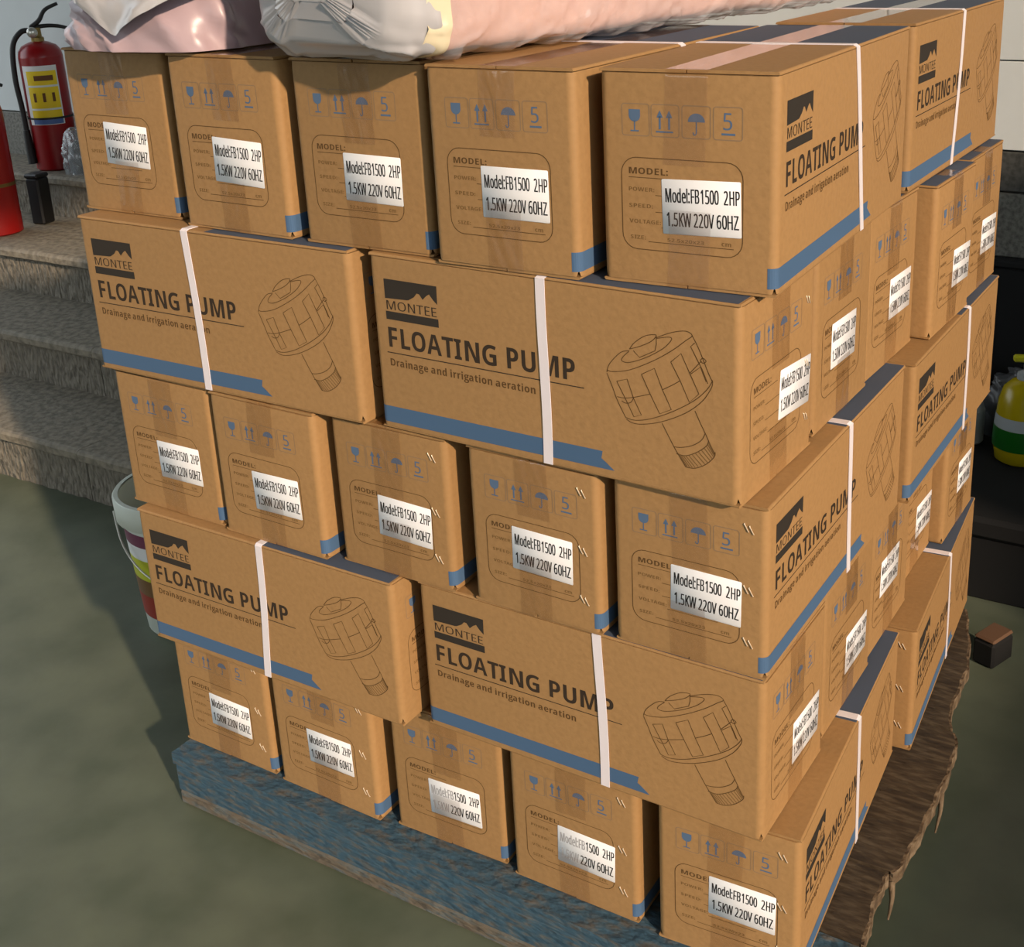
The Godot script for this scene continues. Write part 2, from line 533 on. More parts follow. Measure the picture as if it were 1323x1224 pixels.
# a stone block with an uneven hewn front face
func rough_block(lo: Vector3, hi: Vector3, sd: int) -> ArrayMesh:
	var st := begin()
	var n := FastNoiseLite.new()
	n.seed = sd
	n.frequency = 9.0
	n.fractal_octaves = 3
	var nx := int(ceil((hi.x - lo.x) / 0.03))
	var ny := 5
	var p := func(i: int, j: int) -> Vector3:
		var x := lerpf(lo.x, hi.x, float(i) / nx)
		var y := lerpf(lo.y, hi.y, float(j) / ny)
		var e := 0.0 if i == 0 or i == nx else 1.0
		return Vector3(x, y, hi.z + 0.007 * e * n.get_noise_2d(x * 1.6, y * 0.5))
	st.set_smooth_group(1)
	for i in nx:
		for j in ny:
			quad(st, p.call(i, j), p.call(i + 1, j), p.call(i + 1, j + 1), p.call(i, j + 1), Vector3.BACK)
	st.set_smooth_group(-1)
	for x in [lo.x, hi.x]:
		quad(st, Vector3(x, lo.y, lo.z), Vector3(x, hi.y, lo.z), Vector3(x, hi.y, hi.z), Vector3(x, lo.y, hi.z), Vector3(-1 if x == lo.x else 1, 0, 0))
	quad(st, Vector3(lo.x, hi.y, lo.z), Vector3(hi.x, hi.y, lo.z), Vector3(hi.x, hi.y, hi.z), Vector3(lo.x, hi.y, hi.z), Vector3.UP)
	quad(st, lo, Vector3(hi.x, lo.y, lo.z), Vector3(hi.x, hi.y, lo.z), Vector3(lo.x, hi.y, lo.z), Vector3.FORWARD)
	quad(st, lo, Vector3(hi.x, lo.y, lo.z), Vector3(hi.x, lo.y, hi.z), Vector3(lo.x, lo.y, hi.z), Vector3.DOWN)
	return done(st)

# a tread slab: worn rounded nosing, slightly wavy
func tread_slab(lo: Vector3, hi: Vector3, sd: int) -> ArrayMesh:
	var st := begin()
	var n := FastNoiseLite.new()
	n.seed = sd + 77
	n.frequency = 2.5
	var prof := [Vector2(lo.z, lo.y), Vector2(hi.z - 0.008, lo.y), Vector2(hi.z - 0.001, lo.y + 0.006), Vector2(hi.z, hi.y - 0.010), Vector2(hi.z - 0.004, hi.y - 0.003), Vector2(hi.z - 0.012, hi.y), Vector2(lo.z, hi.y)]
	var nx := int(ceil((hi.x - lo.x) / 0.08))
	st.set_smooth_group(-1)
	for i in nx:
		var xa := lerpf(lo.x, hi.x, float(i) / nx)
		var xb := lerpf(lo.x, hi.x, float(i + 1) / nx)
		for k in prof.size() - 1:
			var q: Array[Vector3] = []
			for e in [[xa, k], [xb, k], [xb, k + 1], [xa, k + 1]]:
				var v: Vector2 = prof[e[1]]
				var wob := 0.004 * n.get_noise_1d(e[0] * 3.0) if e[1] > 0 and e[1] < 6 else 0.0
				q.append(Vector3(e[0], v.y, v.x + wob))
			var d: Vector2 = prof[k + 1] - prof[k]
			quad(st, q[0], q[1], q[2], q[3], Vector3(0, -d.x, d.y))
	for x in [lo.x, hi.x]:
		var c := Vector3(x, (lo.y + hi.y) * 0.5, (lo.z + hi.z) * 0.5)
		for k in prof.size():
			var a: Vector2 = prof[k]
			var b: Vector2 = prof[(k + 1) % prof.size()]
			tri(st, c, Vector3(x, a.y, a.x), Vector3(x, b.y, b.x), Vector3(-1 if x == lo.x else 1, 0, 0))
	return done(st)

# ---------------------------------------------------------------- pallet
func build_pallet() -> void:
	var p := thing("pallet", "weathered wooden pallet with blue painted front edge under the carton stack", "pallet")
	# deck planks run left to right; their right ends are broken and ragged, pale where the wood is torn
	var edge := [[0.032, 1.150], [-0.131, 1.158], [-0.169, 1.153], [-0.218, 1.146], [-0.263, 1.147], [-0.286, 1.157], [-0.355, 1.162], [-0.44, 1.163], [-0.547, 1.163], [-0.624, 1.155], [-0.671, 1.128], [-0.731, 1.121], [-0.787, 1.119], [-0.846, 1.117], [-0.93, 1.098], [-1.05, 1.062]]
	var edge_x := func(z: float) -> float:
		for i in edge.size() - 1:
			if z >= edge[i + 1][0]:
				return lerpf(edge[i][1], edge[i + 1][1], clampf((edge[i][0] - z) / (edge[i][0] - edge[i + 1][0]), 0.0, 1.0))
		return 1.062
	var cuts := [[0.032, -0.118], [-0.124, -0.268], [-0.274, -0.452], [-0.456, -0.640], [-0.650, -0.845], [-0.852, -1.045]]
	for k in cuts.size():
		var z0: float = cuts[k][0]
		var z1: float = cuts[k][1]
		var poly := PackedVector2Array([Vector2(-0.008, z0)])
		var rim := PackedVector2Array()
		var m := 16
		for i in m + 1:
			var z := lerpf(z0, z1, float(i) / m)
			var x: float = edge_x.call(z) + 0.0014 * sin(i * 0.9 + k * 3.0) + 0.0007 * sin(i * 2.7 + k)
			poly.append(Vector2(x - 0.0045, z))
			rim.append(Vector2(x, z))
		poly.append(Vector2(-0.008 + 0.002 * k, z1))
		var st := begin()
		slab_poly(st, poly, 0.083, 0.105)
		var plank := put(p, "deck_plank", done(st), M.pallet_blue if k == 0 else M.pallet_dark)
		var torn := PackedVector2Array()
		for q in rim: torn.append(q)
		for q in range(rim.size() - 1, -1, -1): torn.append(rim[q] - Vector2(0.0055 + 0.0010 * sin(q * 1.1 + k), 0))
		var te := begin()
		slab_poly(te, torn, 0.0815, 0.1045)
		put(plank, "torn_edge", done(te), M.splinter)
	# stringers under the deck
	for z in [[0.0, 0.031, "pallet_blue"], [-0.55, -0.48, "pallet_dark"], [-1.04, -1.0, "pallet_dark"]]:
		put(p, "stringer", box_mesh(Vector3(-0.006, 0.028, z[0]), Vector3(1.055, 0.083, z[1]), 0.004), M[z[2]])
	for z in [[-0.06, 0.029], [-0.58, -0.45], [-1.045, -0.97]]:
		put(p, "bottom_board", box_mesh(Vector3(-0.007, 0.0, z[0]), Vector3(1.06, 0.028, z[1]), 0.004), M.pallet_grey)
	# a few long splinters hanging from the torn edge
	for q in [[1.161, -0.50, 1.166, -0.455], [1.150, -0.275, 1.156, -0.245]]:
		var a := Vector3(q[0], 0.086, q[1])
		var b := Vector3(q[2], 0.045, q[3])
		put(p, "splinter", tube(spline([a, (a + b) * 0.5 + Vector3(0.003, 0.004, 0.0), b], 4), 0.006, 6, 0.0015), M.splinter)
	# nail heads
	for q in [[1.08, -0.44], [1.05, -0.52], [1.09, -0.24], [1.07, -0.71]]:
		put(p, "nail", lathe([Vector2(0.0, 0.0015), Vector2(0.003, 0.0012), Vector2(0.0042, 0.0)], 10), M.black_dull, Transform3D(Basis(), Vector3(q[0], 0.1036, q[1])))

# ---------------------------------------------------------------- cartons
# Local frame of a carton: base centre, length along x, printed long side on +z with its logo at the -x end.
const ORD := ["", "leftmost", "second from the left", "middle one", "second from the right", "rightmost, at the near corner,"]

func build_cartons() -> void:
	# id, type (E: label end to the front, F: long side to the front), layer, cx, cz, size along x, yaw, sticker (du, v, turn), strap (u top, u bottom), staples, label
	var rows := ["top", "second", "third", "fourth", "bottom"]
	var list := []
	var e5 := [[0.042, -0.284, 0.2103, -0.0115, 0.009, 0.102, -2.6], [0.285, -0.260, 0.2044, -0.0235, 0.016, 0.098, -2.2], [0.510, -0.259, 0.2086, -0.0037, 0.018, 0.092, -0.7], [0.731, -0.243, 0.2018, 0.005, 0.018, 0.094, 0.2], [0.948, -0.264, 0.2065, 0.0417, 0.017, 0.092, 1.4]]
	for i in 5:
		list.append({"t": "E", "k": 4, "cx": e5[i][0], "cz": e5[i][1], "s": e5[i][2], "print": i == 4, "yaw": e5[i][3], "st": [e5[i][4], e5[i][5], e5[i][6]], "strap": [0.271, 0.322], "staples": 0, "label": ["brown carton with tape glare over its label, leftmost in the top row of label ends", "second carton from the left in the top row of label ends, beside the taped leftmost", "brown carton shaded by the plastic wrapped package, middle of the top row of label ends", "brown carton with shiny wrinkled tape over its umbrella symbol, fourth in the top row", "top near corner carton showing both its label end and its strapped printed side"][i]})
	list.append({"t": "E", "k": 4, "cx": 0.935, "cz": -0.826, "s": 0.2084, "yaw": -0.0037, "st": [0.0, 0.09, 0.0], "strap": [0.255, 0.232], "staples": 0, "end": false, "label": "top row carton at the far right corner, its strapped printed side against the white wall"})
	list.append({"t": "F", "k": 3, "cx": 0.224, "cz": -0.086, "s": 0.5255, "yaw": -0.0028, "st": [0.02, 0.09, 0.0], "strap": [0.228, 0.235], "staples": 0, "label": "left carton with pump drawing and leaning white strap, second row from the top"})
	list.append({"t": "F", "k": 3, "cx": 0.777, "cz": -0.086, "s": 0.5235, "yaw": -0.0279, "st": [0.047, 0.097, -4.5], "strap": [0.268, 0.265], "staples": 3, "label": "corner carton with pump drawing, second row from the top, strap hiding the letter M"})
	var r4 := [[0.776, -0.306, 0.5238, -0.0066, 0.0, 0.102, -2.0], [0.774, -0.527, 0.5234, -0.0300, 0.036, 0.096, -0.8], [0.803, -0.746, 0.5266, -0.024, 0.045, 0.086, -2.5], [0.797, -0.962, 0.5262, -0.0213, 0.036, 0.088, -2.5]]
	for i in 4:
		list.append({"t": "F", "k": 3, "cx": r4[i][0], "cz": r4[i][1], "s": r4[i][2], "yaw": r4[i][3], "st": [r4[i][4], r4[i][5], r4[i][6]], "strap": [0.266, 0.266], "staples": 0, "long": false, "label": ["second row carton showing its label end on the right side, next to the corner carton", "second row carton on the right side with a long tape glint above its label", "second row carton that juts out of the right side under the far top corner carton", "second row carton at the far end of the right side, farthest label in that row"][i]})
	var e3 := [[0.080, -0.252, 0.2065, -0.012, 0.022, 0.089, 0.8], [0.297, -0.243, 0.2055, -0.0203, 0.016, 0.084, 1.4], [0.516, -0.253, 0.1991, -0.0074, 0.021, 0.089, -1.7], [0.750, -0.251, 0.1973, -0.0187, 0.013, 0.094, -1.0], [0.962, -0.254, 0.2023, 0.0023, 0.023, 0.095, -0.9]]
	for i in 5:
		list.append({"t": "E", "k": 2, "cx": e3[i][0], "cz": e3[i][1], "s": e3[i][2], "print": i == 4, "yaw": e3[i][3], "st": [e3[i][4], e3[i][5], e3[i][6]], "strap": [0.278, 0.292], "staples": [0, 0, 3, 3, 3][i], "label": ["leftmost carton of the middle row of label ends, beside the white bucket", "middle row carton with a bright orange right edge, second label from the left", "middle row carton standing across the gap between the two long cartons below it", "middle row carton with staples down its right edge, fourth label from the left", "middle row near corner carton showing its stapled label end and strapped printed side"][i]})
	list.append({"t": "E", "k": 2, "cx": 0.969, "cz": -0.784, "s": 0.2124, "yaw": 0.0022, "st": [0.0, 0.09, 0.0], "strap": [0.312, 0.325], "staples": 0, "end": false, "label": "middle row carton at the far right, its strapped printed side near the yellow pump bottle"})
	list.append({"t": "F", "k": 1, "cx": 0.260, "cz": -0.074, "s": 0.5161, "yaw": -0.0051, "st": [0.02, 0.09, 0.0], "strap": [0.266, 0.252], "staples": 0, "label": "left carton with pump drawing, fourth row from the top, beside the bucket handle"})
	list.append({"t": "F", "k": 1, "cx": 0.804, "cz": -0.097, "s": 0.5186, "yaw": -0.0045, "st": [0.037, 0.082, -2.4], "strap": [0.290, 0.294], "staples": 0, "label": "corner carton with pump drawing, fourth row from the top, strap between letters M and P"})
	var r2 := [[0.792, -0.325, 0.5255, 0.0023, 0.034, 0.080, -1.5], [0.786, -0.536, 0.525, 0.0, 0.0, 0.11, -3.0], [0.767, -0.749, 0.5227, 0.0018, 0.050, 0.083, -3.0], [0.788, -0.961, 0.5251, 0.0017, 0.026, 0.095, -3.0]]
	for i in 4:
		list.append({"t": "F", "k": 1, "cx": r2[i][0], "cz": r2[i][1], "s": r2[i][2], "yaw": r2[i][3], "st": [r2[i][4], r2[i][5], r2[i][6]], "strap": [0.266, 0.266], "staples": 0, "long": false, "label": ["fourth row carton on the right side, second label back from the near corner", "fourth row carton on the right side, third label back, partly hidden", "fourth row carton on the right side, fourth label back above the bottom far carton", "fourth row carton at the far end of the right side, beside the dark bench"][i]})
	var e1 := [[0.093, -0.272, 0.2105, -0.0067, 0.014, 0.085, -1.0], [0.319, -0.267, 0.2085, -0.0069, 0.012, 0.095, 1.0], [0.541, -0.278, 0.2005, 0.0311, 0.013, 0.080, 1.5], [0.769, -0.273, 0.2061, 0.0097, 0.021, 0.087, -1.6], [0.988, -0.274, 0.1969, 0.068, 0.021, 0.099, -1.0]]
	for i in 5:
		list.append({"t": "E", "k": 0, "cx": e1[i][0], "cz": e1[i][1], "s": e1[i][2], "tape_glare": i in [2, 3], "print": i == 4, "yaw": e1[i][3], "st": [e1[i][4], e1[i][5], e1[i][6]], "strap": [0.277, 0.290], "staples": [3, 3, 0, 3, 3][i], "label": ["leftmost carton of the bottom row, standing on the blue pallet end", "bottom row carton, second from the left, under the right half of the left long carton", "bottom row carton with a crumpled lower corner, middle of the five on the pallet", "bottom row carton with painted label glare, second from the near corner on the pallet", "bottom near corner carton, its printed side facing the ragged pallet edge"][i]})
	list.append({"t": "E", "k": 0, "cx": 0.968, "cz": -0.811, "s": 0.2124, "yaw": 0.0735, "st": [0.0, 0.09, 0.0], "strap": [0.275, 0.300], "staples": 3, "end": true, "sticker": false, "label": "bottom row carton at the far right, turned a little outward on the ragged pallet planks"})
	# two hidden cartons, added to block light behind the left long cartons
	list.append({"t": "F", "k": 3, "cx": 0.232, "cz": -0.302, "s": 0.525, "yaw": 0.0, "st": [0.02, 0.09, 0.0], "strap": [0.25, 0.25], "staples": 0, "long": false, "end": false, "label": "filler carton added to block light behind the left strapped carton of the second row"})
	list.append({"t": "F", "k": 1, "cx": 0.250, "cz": -0.290, "s": 0.525, "yaw": 0.0, "st": [0.02, 0.09, 0.0], "strap": [0.25, 0.25], "staples": 0, "long": false, "end": false, "label": "filler carton added to block light behind the left strapped carton of the fourth row"})
	for i in list.size():
		carton(list[i], i)

func carton(d: Dictionary, index: int) -> void:
	var k: int = d.k
	var h: float = LAYER_Y[k + 1] - LAYER_Y[k] - 0.0012
	var is_end: bool = d.t == "E"
	var l: float = CL if is_end else d.s
	var w: float = d.s if is_end else CW
	var c := thing("pump_carton", d.label, "carton", Vector3(d.cx, LAYER_Y[k], d.cz), d.yaw + (PI / 2 if is_end else 0.0), "cartons stacked on the pallet")
	var kraft: Material = M["kraft_%d" % (index * 7 % 3)]
	put(c, "carton_body", carton_body(l, w, h, index), kraft)
	for s in [-1.0, 1.0]:
		put(c, "top_flap", carton_flap(l, w, h, s, true, index), kraft)
	for s in [-1.0, 1.0]:
		put(c, "bottom_flap", carton_flap(l, w, h, s, false, index), kraft)
	var e := 0.00025
	var vs := h / 0.24
	# far half of the top is printed blue
	put(c, "blue_panel", box_mesh(Vector3(-l / 2 + 0.505 * l, h - 0.0001, -w / 2 + 0.002), Vector3(l / 2 - 0.004, h + 0.0002, w / 2 - 0.0015), 0.0001), M.ink_panel)
	# long side
	var side := Transform3D(Basis(Vector3.RIGHT, Vector3.UP * vs, Vector3.BACK), Vector3(-l / 2, 0, w / 2 + e))
	if d.get("long", true):
		put(c, "blue_stripe", stripe_mesh(l, w, vs), M.ink_blue)
	if d.get("long", true) and d.get("print", true):
		put(c, "logo", print_mesh("logo"), M.ink_dark, side)
		put(c, "logo_lettering", print_mesh("logo_lettering"), M.ink_title, side)
		put(c, "title_lettering", print_mesh("title_lettering"), M.ink_title, side)
		put(c, "title_underline", print_mesh("title_underline"), M.ink_title, side)
		put(c, "tagline_lettering", print_mesh("tagline_lettering"), M.ink_line, side)
		put(c, "pump_drawing", print_mesh("pump_drawing"), M.ink_line, side)
		put(c, "pump_thread_hatching", print_mesh("pump_thread_hatching"), M.ink_faint, side)
	# label end: -x for cartons turned end-on, +x for the others
	var end := Transform3D(Basis(Vector3.BACK, Vector3.UP * vs, Vector3.LEFT), Vector3(-l / 2 - e, 0, -w / 2)) if is_end else Transform3D(Basis(Vector3.FORWARD, Vector3.UP * vs, Vector3.RIGHT), Vector3(l / 2 + e, 0, w / 2))
	if d.get("end", true):
		for n in 4:
			var ic := put(c, "handling_symbol", print_mesh("symbol_%d" % n), M.ink_icon, end)
			put(ic, "symbol_frame", print_mesh("symbol_frame_%d" % n), M.ink_icon_frame)
		put(c, "specification_panel", print_mesh("specification_panel"), M.ink_line, end)
		put(c, "specification_lettering", print_mesh("specification_lettering"), M.ink_faint, end)
		if d.get("sticker", true):
			var st: Array = d.st
			var xf := end * Transform3D(Basis(Vector3.BACK, deg_to_rad(st[2])), Vector3(w / 2 + st[0], st[1] / vs, 0.0))
			var sk := put(c, "label_sticker", print_mesh("label_sticker"), M.sticker, xf.orthonormalized())
			put(sk, "label_lettering", print_mesh("label_lettering"), M.sticker_ink)
			put(sk, "label_lettering", print_mesh("label_lettering_start"), M.sticker_ink_glare if d.get("tape_glare", false) else M.sticker_ink)
		# clear tape over the flaps, folded down the end from above and up from below
		put(c, "packing_tape", tape_mesh(w, h, h, 0.092 + 0.012 * sin(index * 3.7), index), M.tape, end.orthonormalized())
		put(c, "packing_tape", tape_mesh(w, h, 0.0, 0.078 + 0.010 * sin(index * 5.1), index + 50), M.tape, end.orthonormalized())
		if d.staples:
			for q in d.staples:
				for dx in [0.0, 0.0065]:
					var at := Vector3(w - 0.020 - dx, [0.045, 0.115, 0.195][q] + dx * 0.3, 0.0)
					put(c, "staple", print_mesh("staple"), M.staple, end.orthonormalized() * Transform3D(Basis(Vector3.BACK, 0.5), at))
	# tape along the seam of the top flaps
	put(c, "seam_tape", box_mesh(Vector3(-l / 2 + 0.002, h + 0.0002, -0.024), Vector3(l / 2 - 0.002, h + 0.0004, 0.024), 0.00005), M.tape)
	put(c, "strap", strap_mesh(l, w, h, d.strap[0], d.strap[1], index), M.strap)

# walls: rounded upright edges, a small slot at the foot of each, flap layers above and below
func carton_body(l: float, w: float, h: float, index: int) -> ArrayMesh:
	var st := begin()
	var r := 0.010
	var ring := []          # [point, is the middle of a corner]
	for cn in [[1, 1, 0.0], [-1, 1, 0.25], [-1, -1, 0.5], [1, -1, 0.75]]:
		for k in 7:
			var t: float = TAU * (cn[2] + 0.25 * k / 6.0)
			ring.append([Vector2(cn[0] * (l / 2 - r) + cos(t) * r, cn[1] * (w / 2 - r) + sin(t) * r), k == 3])
	var n := ring.size()
	var y0 := 0.0038
	var y1 := h - 0.0042
	var rows := [y0, 0.014, h * 0.5, y1 - 0.010, y1]
	st.set_smooth_group(1)
	for i in n:
		var j := (i + 1) % n
		for q in rows.size() - 1:
			var p: Array[Vector3] = []
			for e in [[i, q], [j, q], [j, q + 1], [i, q + 1]]:
				var v: Vector2 = ring[e[0]][0]
				var y: float = rows[e[1]]
				if ring[e[0]][1] and e[1] == 0: y += 0.0075
				if e[1] == rows.size() - 1: v = v * (1.0 - 0.0008 / v.length())
				p.append(Vector3(v.x, y, v.y))
			var a: Vector2 = ring[i][0]
			var b: Vector2 = ring[j][0]
			quad(st, p[0], p[1], p[2], p[3], Vector3(b.y - a.y, 0, a.x - b.x))
	st.set_smooth_group(-1)
	for i in n:
		var j := (i + 1) % n
		for y in [y0 + 0.001, y1]:
			var a: Vector2 = ring[i][0]
			var b: Vector2 = ring[j][0]
			tri(st, Vector3(0, y, 0), Vector3(a.x, y, a.y), Vector3(b.x, y, b.y), Vector3.UP if y == y1 else Vector3.DOWN)
	return done(st)

func carton_flap(l: float, w: float, h: float, s: float, top: bool, index: int) -> ArrayMesh:
	var st := begin()
	var t := 0.0034
	var y0 := h - t if top else 0.0
	var y1 := h if top else t
	var jag := 0.0006 * sin(index * 2.9 + s)
	# cross-section in z, y with the folded long edge rounded
	var za := 0.0008 * s
	var zb := (w / 2 - 0.0003) * s
	var f := 0.0022
	var prof := [Vector2(za, y0), Vector2(zb, y0), Vector2(zb, y1 - f), Vector2(zb - 0.35 * f * s, y1 - 0.35 * f), Vector2(zb - f * s, y1), Vector2(za, y1)]
	if not top:
		prof = [Vector2(za, y1), Vector2(zb, y1), Vector2(zb, y0 + f), Vector2(zb - 0.35 * f * s, y0 + 0.35 * f), Vector2(zb - f * s, y0), Vector2(za, y0)]
	var n := 14
	var xs := []
	for i in n + 1: xs.append(lerpf(-l / 2 + 0.0012 + jag, l / 2 - 0.0012 + jag, float(i) / n))
	for i in n:
		for k in prof.size():
			var a: Vector2 = prof[k]
			var b: Vector2 = prof[(k + 1) % prof.size()]
			var mid: Vector2 = (a + b) * 0.5 - Vector2((za + zb) / 2, (y0 + y1) / 2)
			var e := b - a
			var nn := Vector2(e.y, -e.x)
			if nn.dot(mid) < 0: nn = -nn
			quad(st, Vector3(xs[i], a.y, a.x), Vector3(xs[i + 1], a.y, a.x), Vector3(xs[i + 1], b.y, b.x), Vector3(xs[i], b.y, b.x), Vector3(0, nn.y, nn.x))
	for x in [xs[0], xs[n]]:
		for k in range(1, prof.size() - 1):
			tri(st, Vector3(x, prof[0].y, prof[0].x), Vector3(x, prof[k].y, prof[k].x), Vector3(x, prof[k + 1].y, prof[k + 1].x), Vector3(signf(x), 0, 0))
	return done(st)

# the blue stripe starts on the rounded upright edge
func stripe_mesh(l: float, w: float, vs: float) -> ArrayMesh:
	var st := begin()
	var r := 0.010
	var v0 := 0.0095 * vs
	var v1 := 0.0325 * vs
	var e := 0.00025
	for k in 6:
		var p: Array[Vector3] = []
		for q in [k, k + 1]:
			var t = PI + 0.0 + (PI / 2) * q / 6.0
			var d := Vector3(cos(t), 0, -sin(t))
			p.append(Vector3(-l / 2 + r, 0, w / 2 - r) + d * (r + e))
		quad(st, p[0] + Vector3.UP * v0, p[1] + Vector3.UP * v0, p[1] + Vector3.UP * v1, p[0] + Vector3.UP * v1, Vector3(-1, 0, 1))
	var z := w / 2 + e
	var shape := [[0.010, v0], [0.361, v0 + 0.003], [0.349, v0 + 0.012], [0.343, v0 + 0.016], [0.345, v0 + 0.0255], [0.010, v1]]
	var poly := PackedVector2Array()
	for q in shape: poly.append(Vector2(q[0], q[1]))
	var idx := Geometry2D.triangulate_polygon(poly)
	for i in range(0, idx.size(), 3):
		var p: Array[Vector3] = []
		for q in 3: p.append(Vector3(poly[idx[i + q]].x - l / 2, poly[idx[i + q]].y, z))
		tri(st, p[0], p[1], p[2], Vector3.BACK)
	return done(st)

# wrinkled clear tape on an end face: from the edge at height v_edge for a distance `reach`
func tape_mesh(w: float, h: float, v_edge: float, reach: float, sd: int) -> ArrayMesh:
	var st := begin()
	st.set_smooth_group(1)
	var n := FastNoiseLite.new()
	n.seed = sd
	n.frequency = 22.0
	n.fractal_octaves = 1
	var n1 := FastNoiseLite.new()
	n1.seed = sd + 200
	n1.frequency = 16.0
	n1.fractal_type = FastNoiseLite.FRACTAL_NONE
	var dirn := -1.0 if v_edge > 0.0 else 1.0
	var nu := 14
	var nv := 26
	var skew := 0.004 * sin(sd * 1.3)
	var p := func(i: int, j: int) -> Vector3:
		var u := w / 2 + 0.001 + lerpf(-0.0245, 0.0245, float(i) / nu) + skew * j / nv
		var v := v_edge + dirn * reach * j / nv
		if v_edge > 0.0 and j == 0: return Vector3(u, v_edge + 0.0006, -0.005)
		if v_edge > 0.0 and j == 1: return Vector3(u, v_edge - 0.001, 0.0002)
		var edge := sin(PI * i / nu) * minf(1.0, j * 0.3)
		var loose := 0.0002 + edge * (0.0010 * maxf(0.0, n.get_noise_2d(u * 2.6, v * 0.5)) + 0.0012 * maxf(0.0, 1.0 - absf(n1.get_noise_2d(u * 1.5 + v * 0.5 + 7.0, v * 0.16)) * 5.0) * (1.0 if sd % 3 != 1 else 0.3))
		return Vector3(u, v, 0.0006 + loose)
	for i in nu:
		for j in nv:
			quad(st, p.call(i, j), p.call(i + 1, j), p.call(i + 1, j + 1), p.call(i, j + 1), Vector3.BACK)
	return done(st)

func strap_mesh(l: float, w: float, h: float, u_top: float, u_bot: float, sd: int) -> ArrayMesh:
	var st := begin()
	var t := 0.0009
	var half := 0.0065
	var path := []      # [x, y, z, normal]
	var e := 0.0003
	var zf := w / 2 + e
	var steps := 10
	for i in steps + 1:
		var q := float(i) / steps
		path.append([lerpf(u_bot, u_top, q) - l / 2 + 0.0022 * sin(q * PI * 1.3 + sd), lerpf(0.002, h - 0.002, q), zf + 0.0006 * sin(q * PI), Vector3.BACK])
	path.append([u_top - l / 2, h + e, zf - 0.003, Vector3.UP])
	path.append([u_top - l / 2 - 0.002, h + e, 0.0, Vector3.UP])
	path.append([u_top - l / 2, h + e, -zf + 0.003, Vector3.UP])
	path.append([u_top - l / 2, h - 0.002, -zf, Vector3.FORWARD])
	path.append([u_bot - l / 2, 0.002, -zf, Vector3.FORWARD])
	st.set_smooth_group(-1)
	for i in path.size() - 1:
		var a: Array = path[i]
		var b: Array = path[i + 1]
		var pa := Vector3(a[0], a[1], a[2])
		var pb := Vector3(b[0], b[1], b[2])
		var na: Vector3 = a[3]
		var nb: Vector3 = b[3]
		var s := Vector3.RIGHT * half
		quad(st, pa - s + na * t, pa + s + na * t, pb + s + nb * t, pb - s + nb * t, na + nb)
		quad(st, pa - s, pa + s, pb + s, pb - s, -(na + nb))
		for d in [-1.0, 1.0]:
			quad(st, pa + s * d, pa + s * d + na * t, pb + s * d + nb * t, pb + s * d, Vector3.RIGHT * d)
	return done(st)

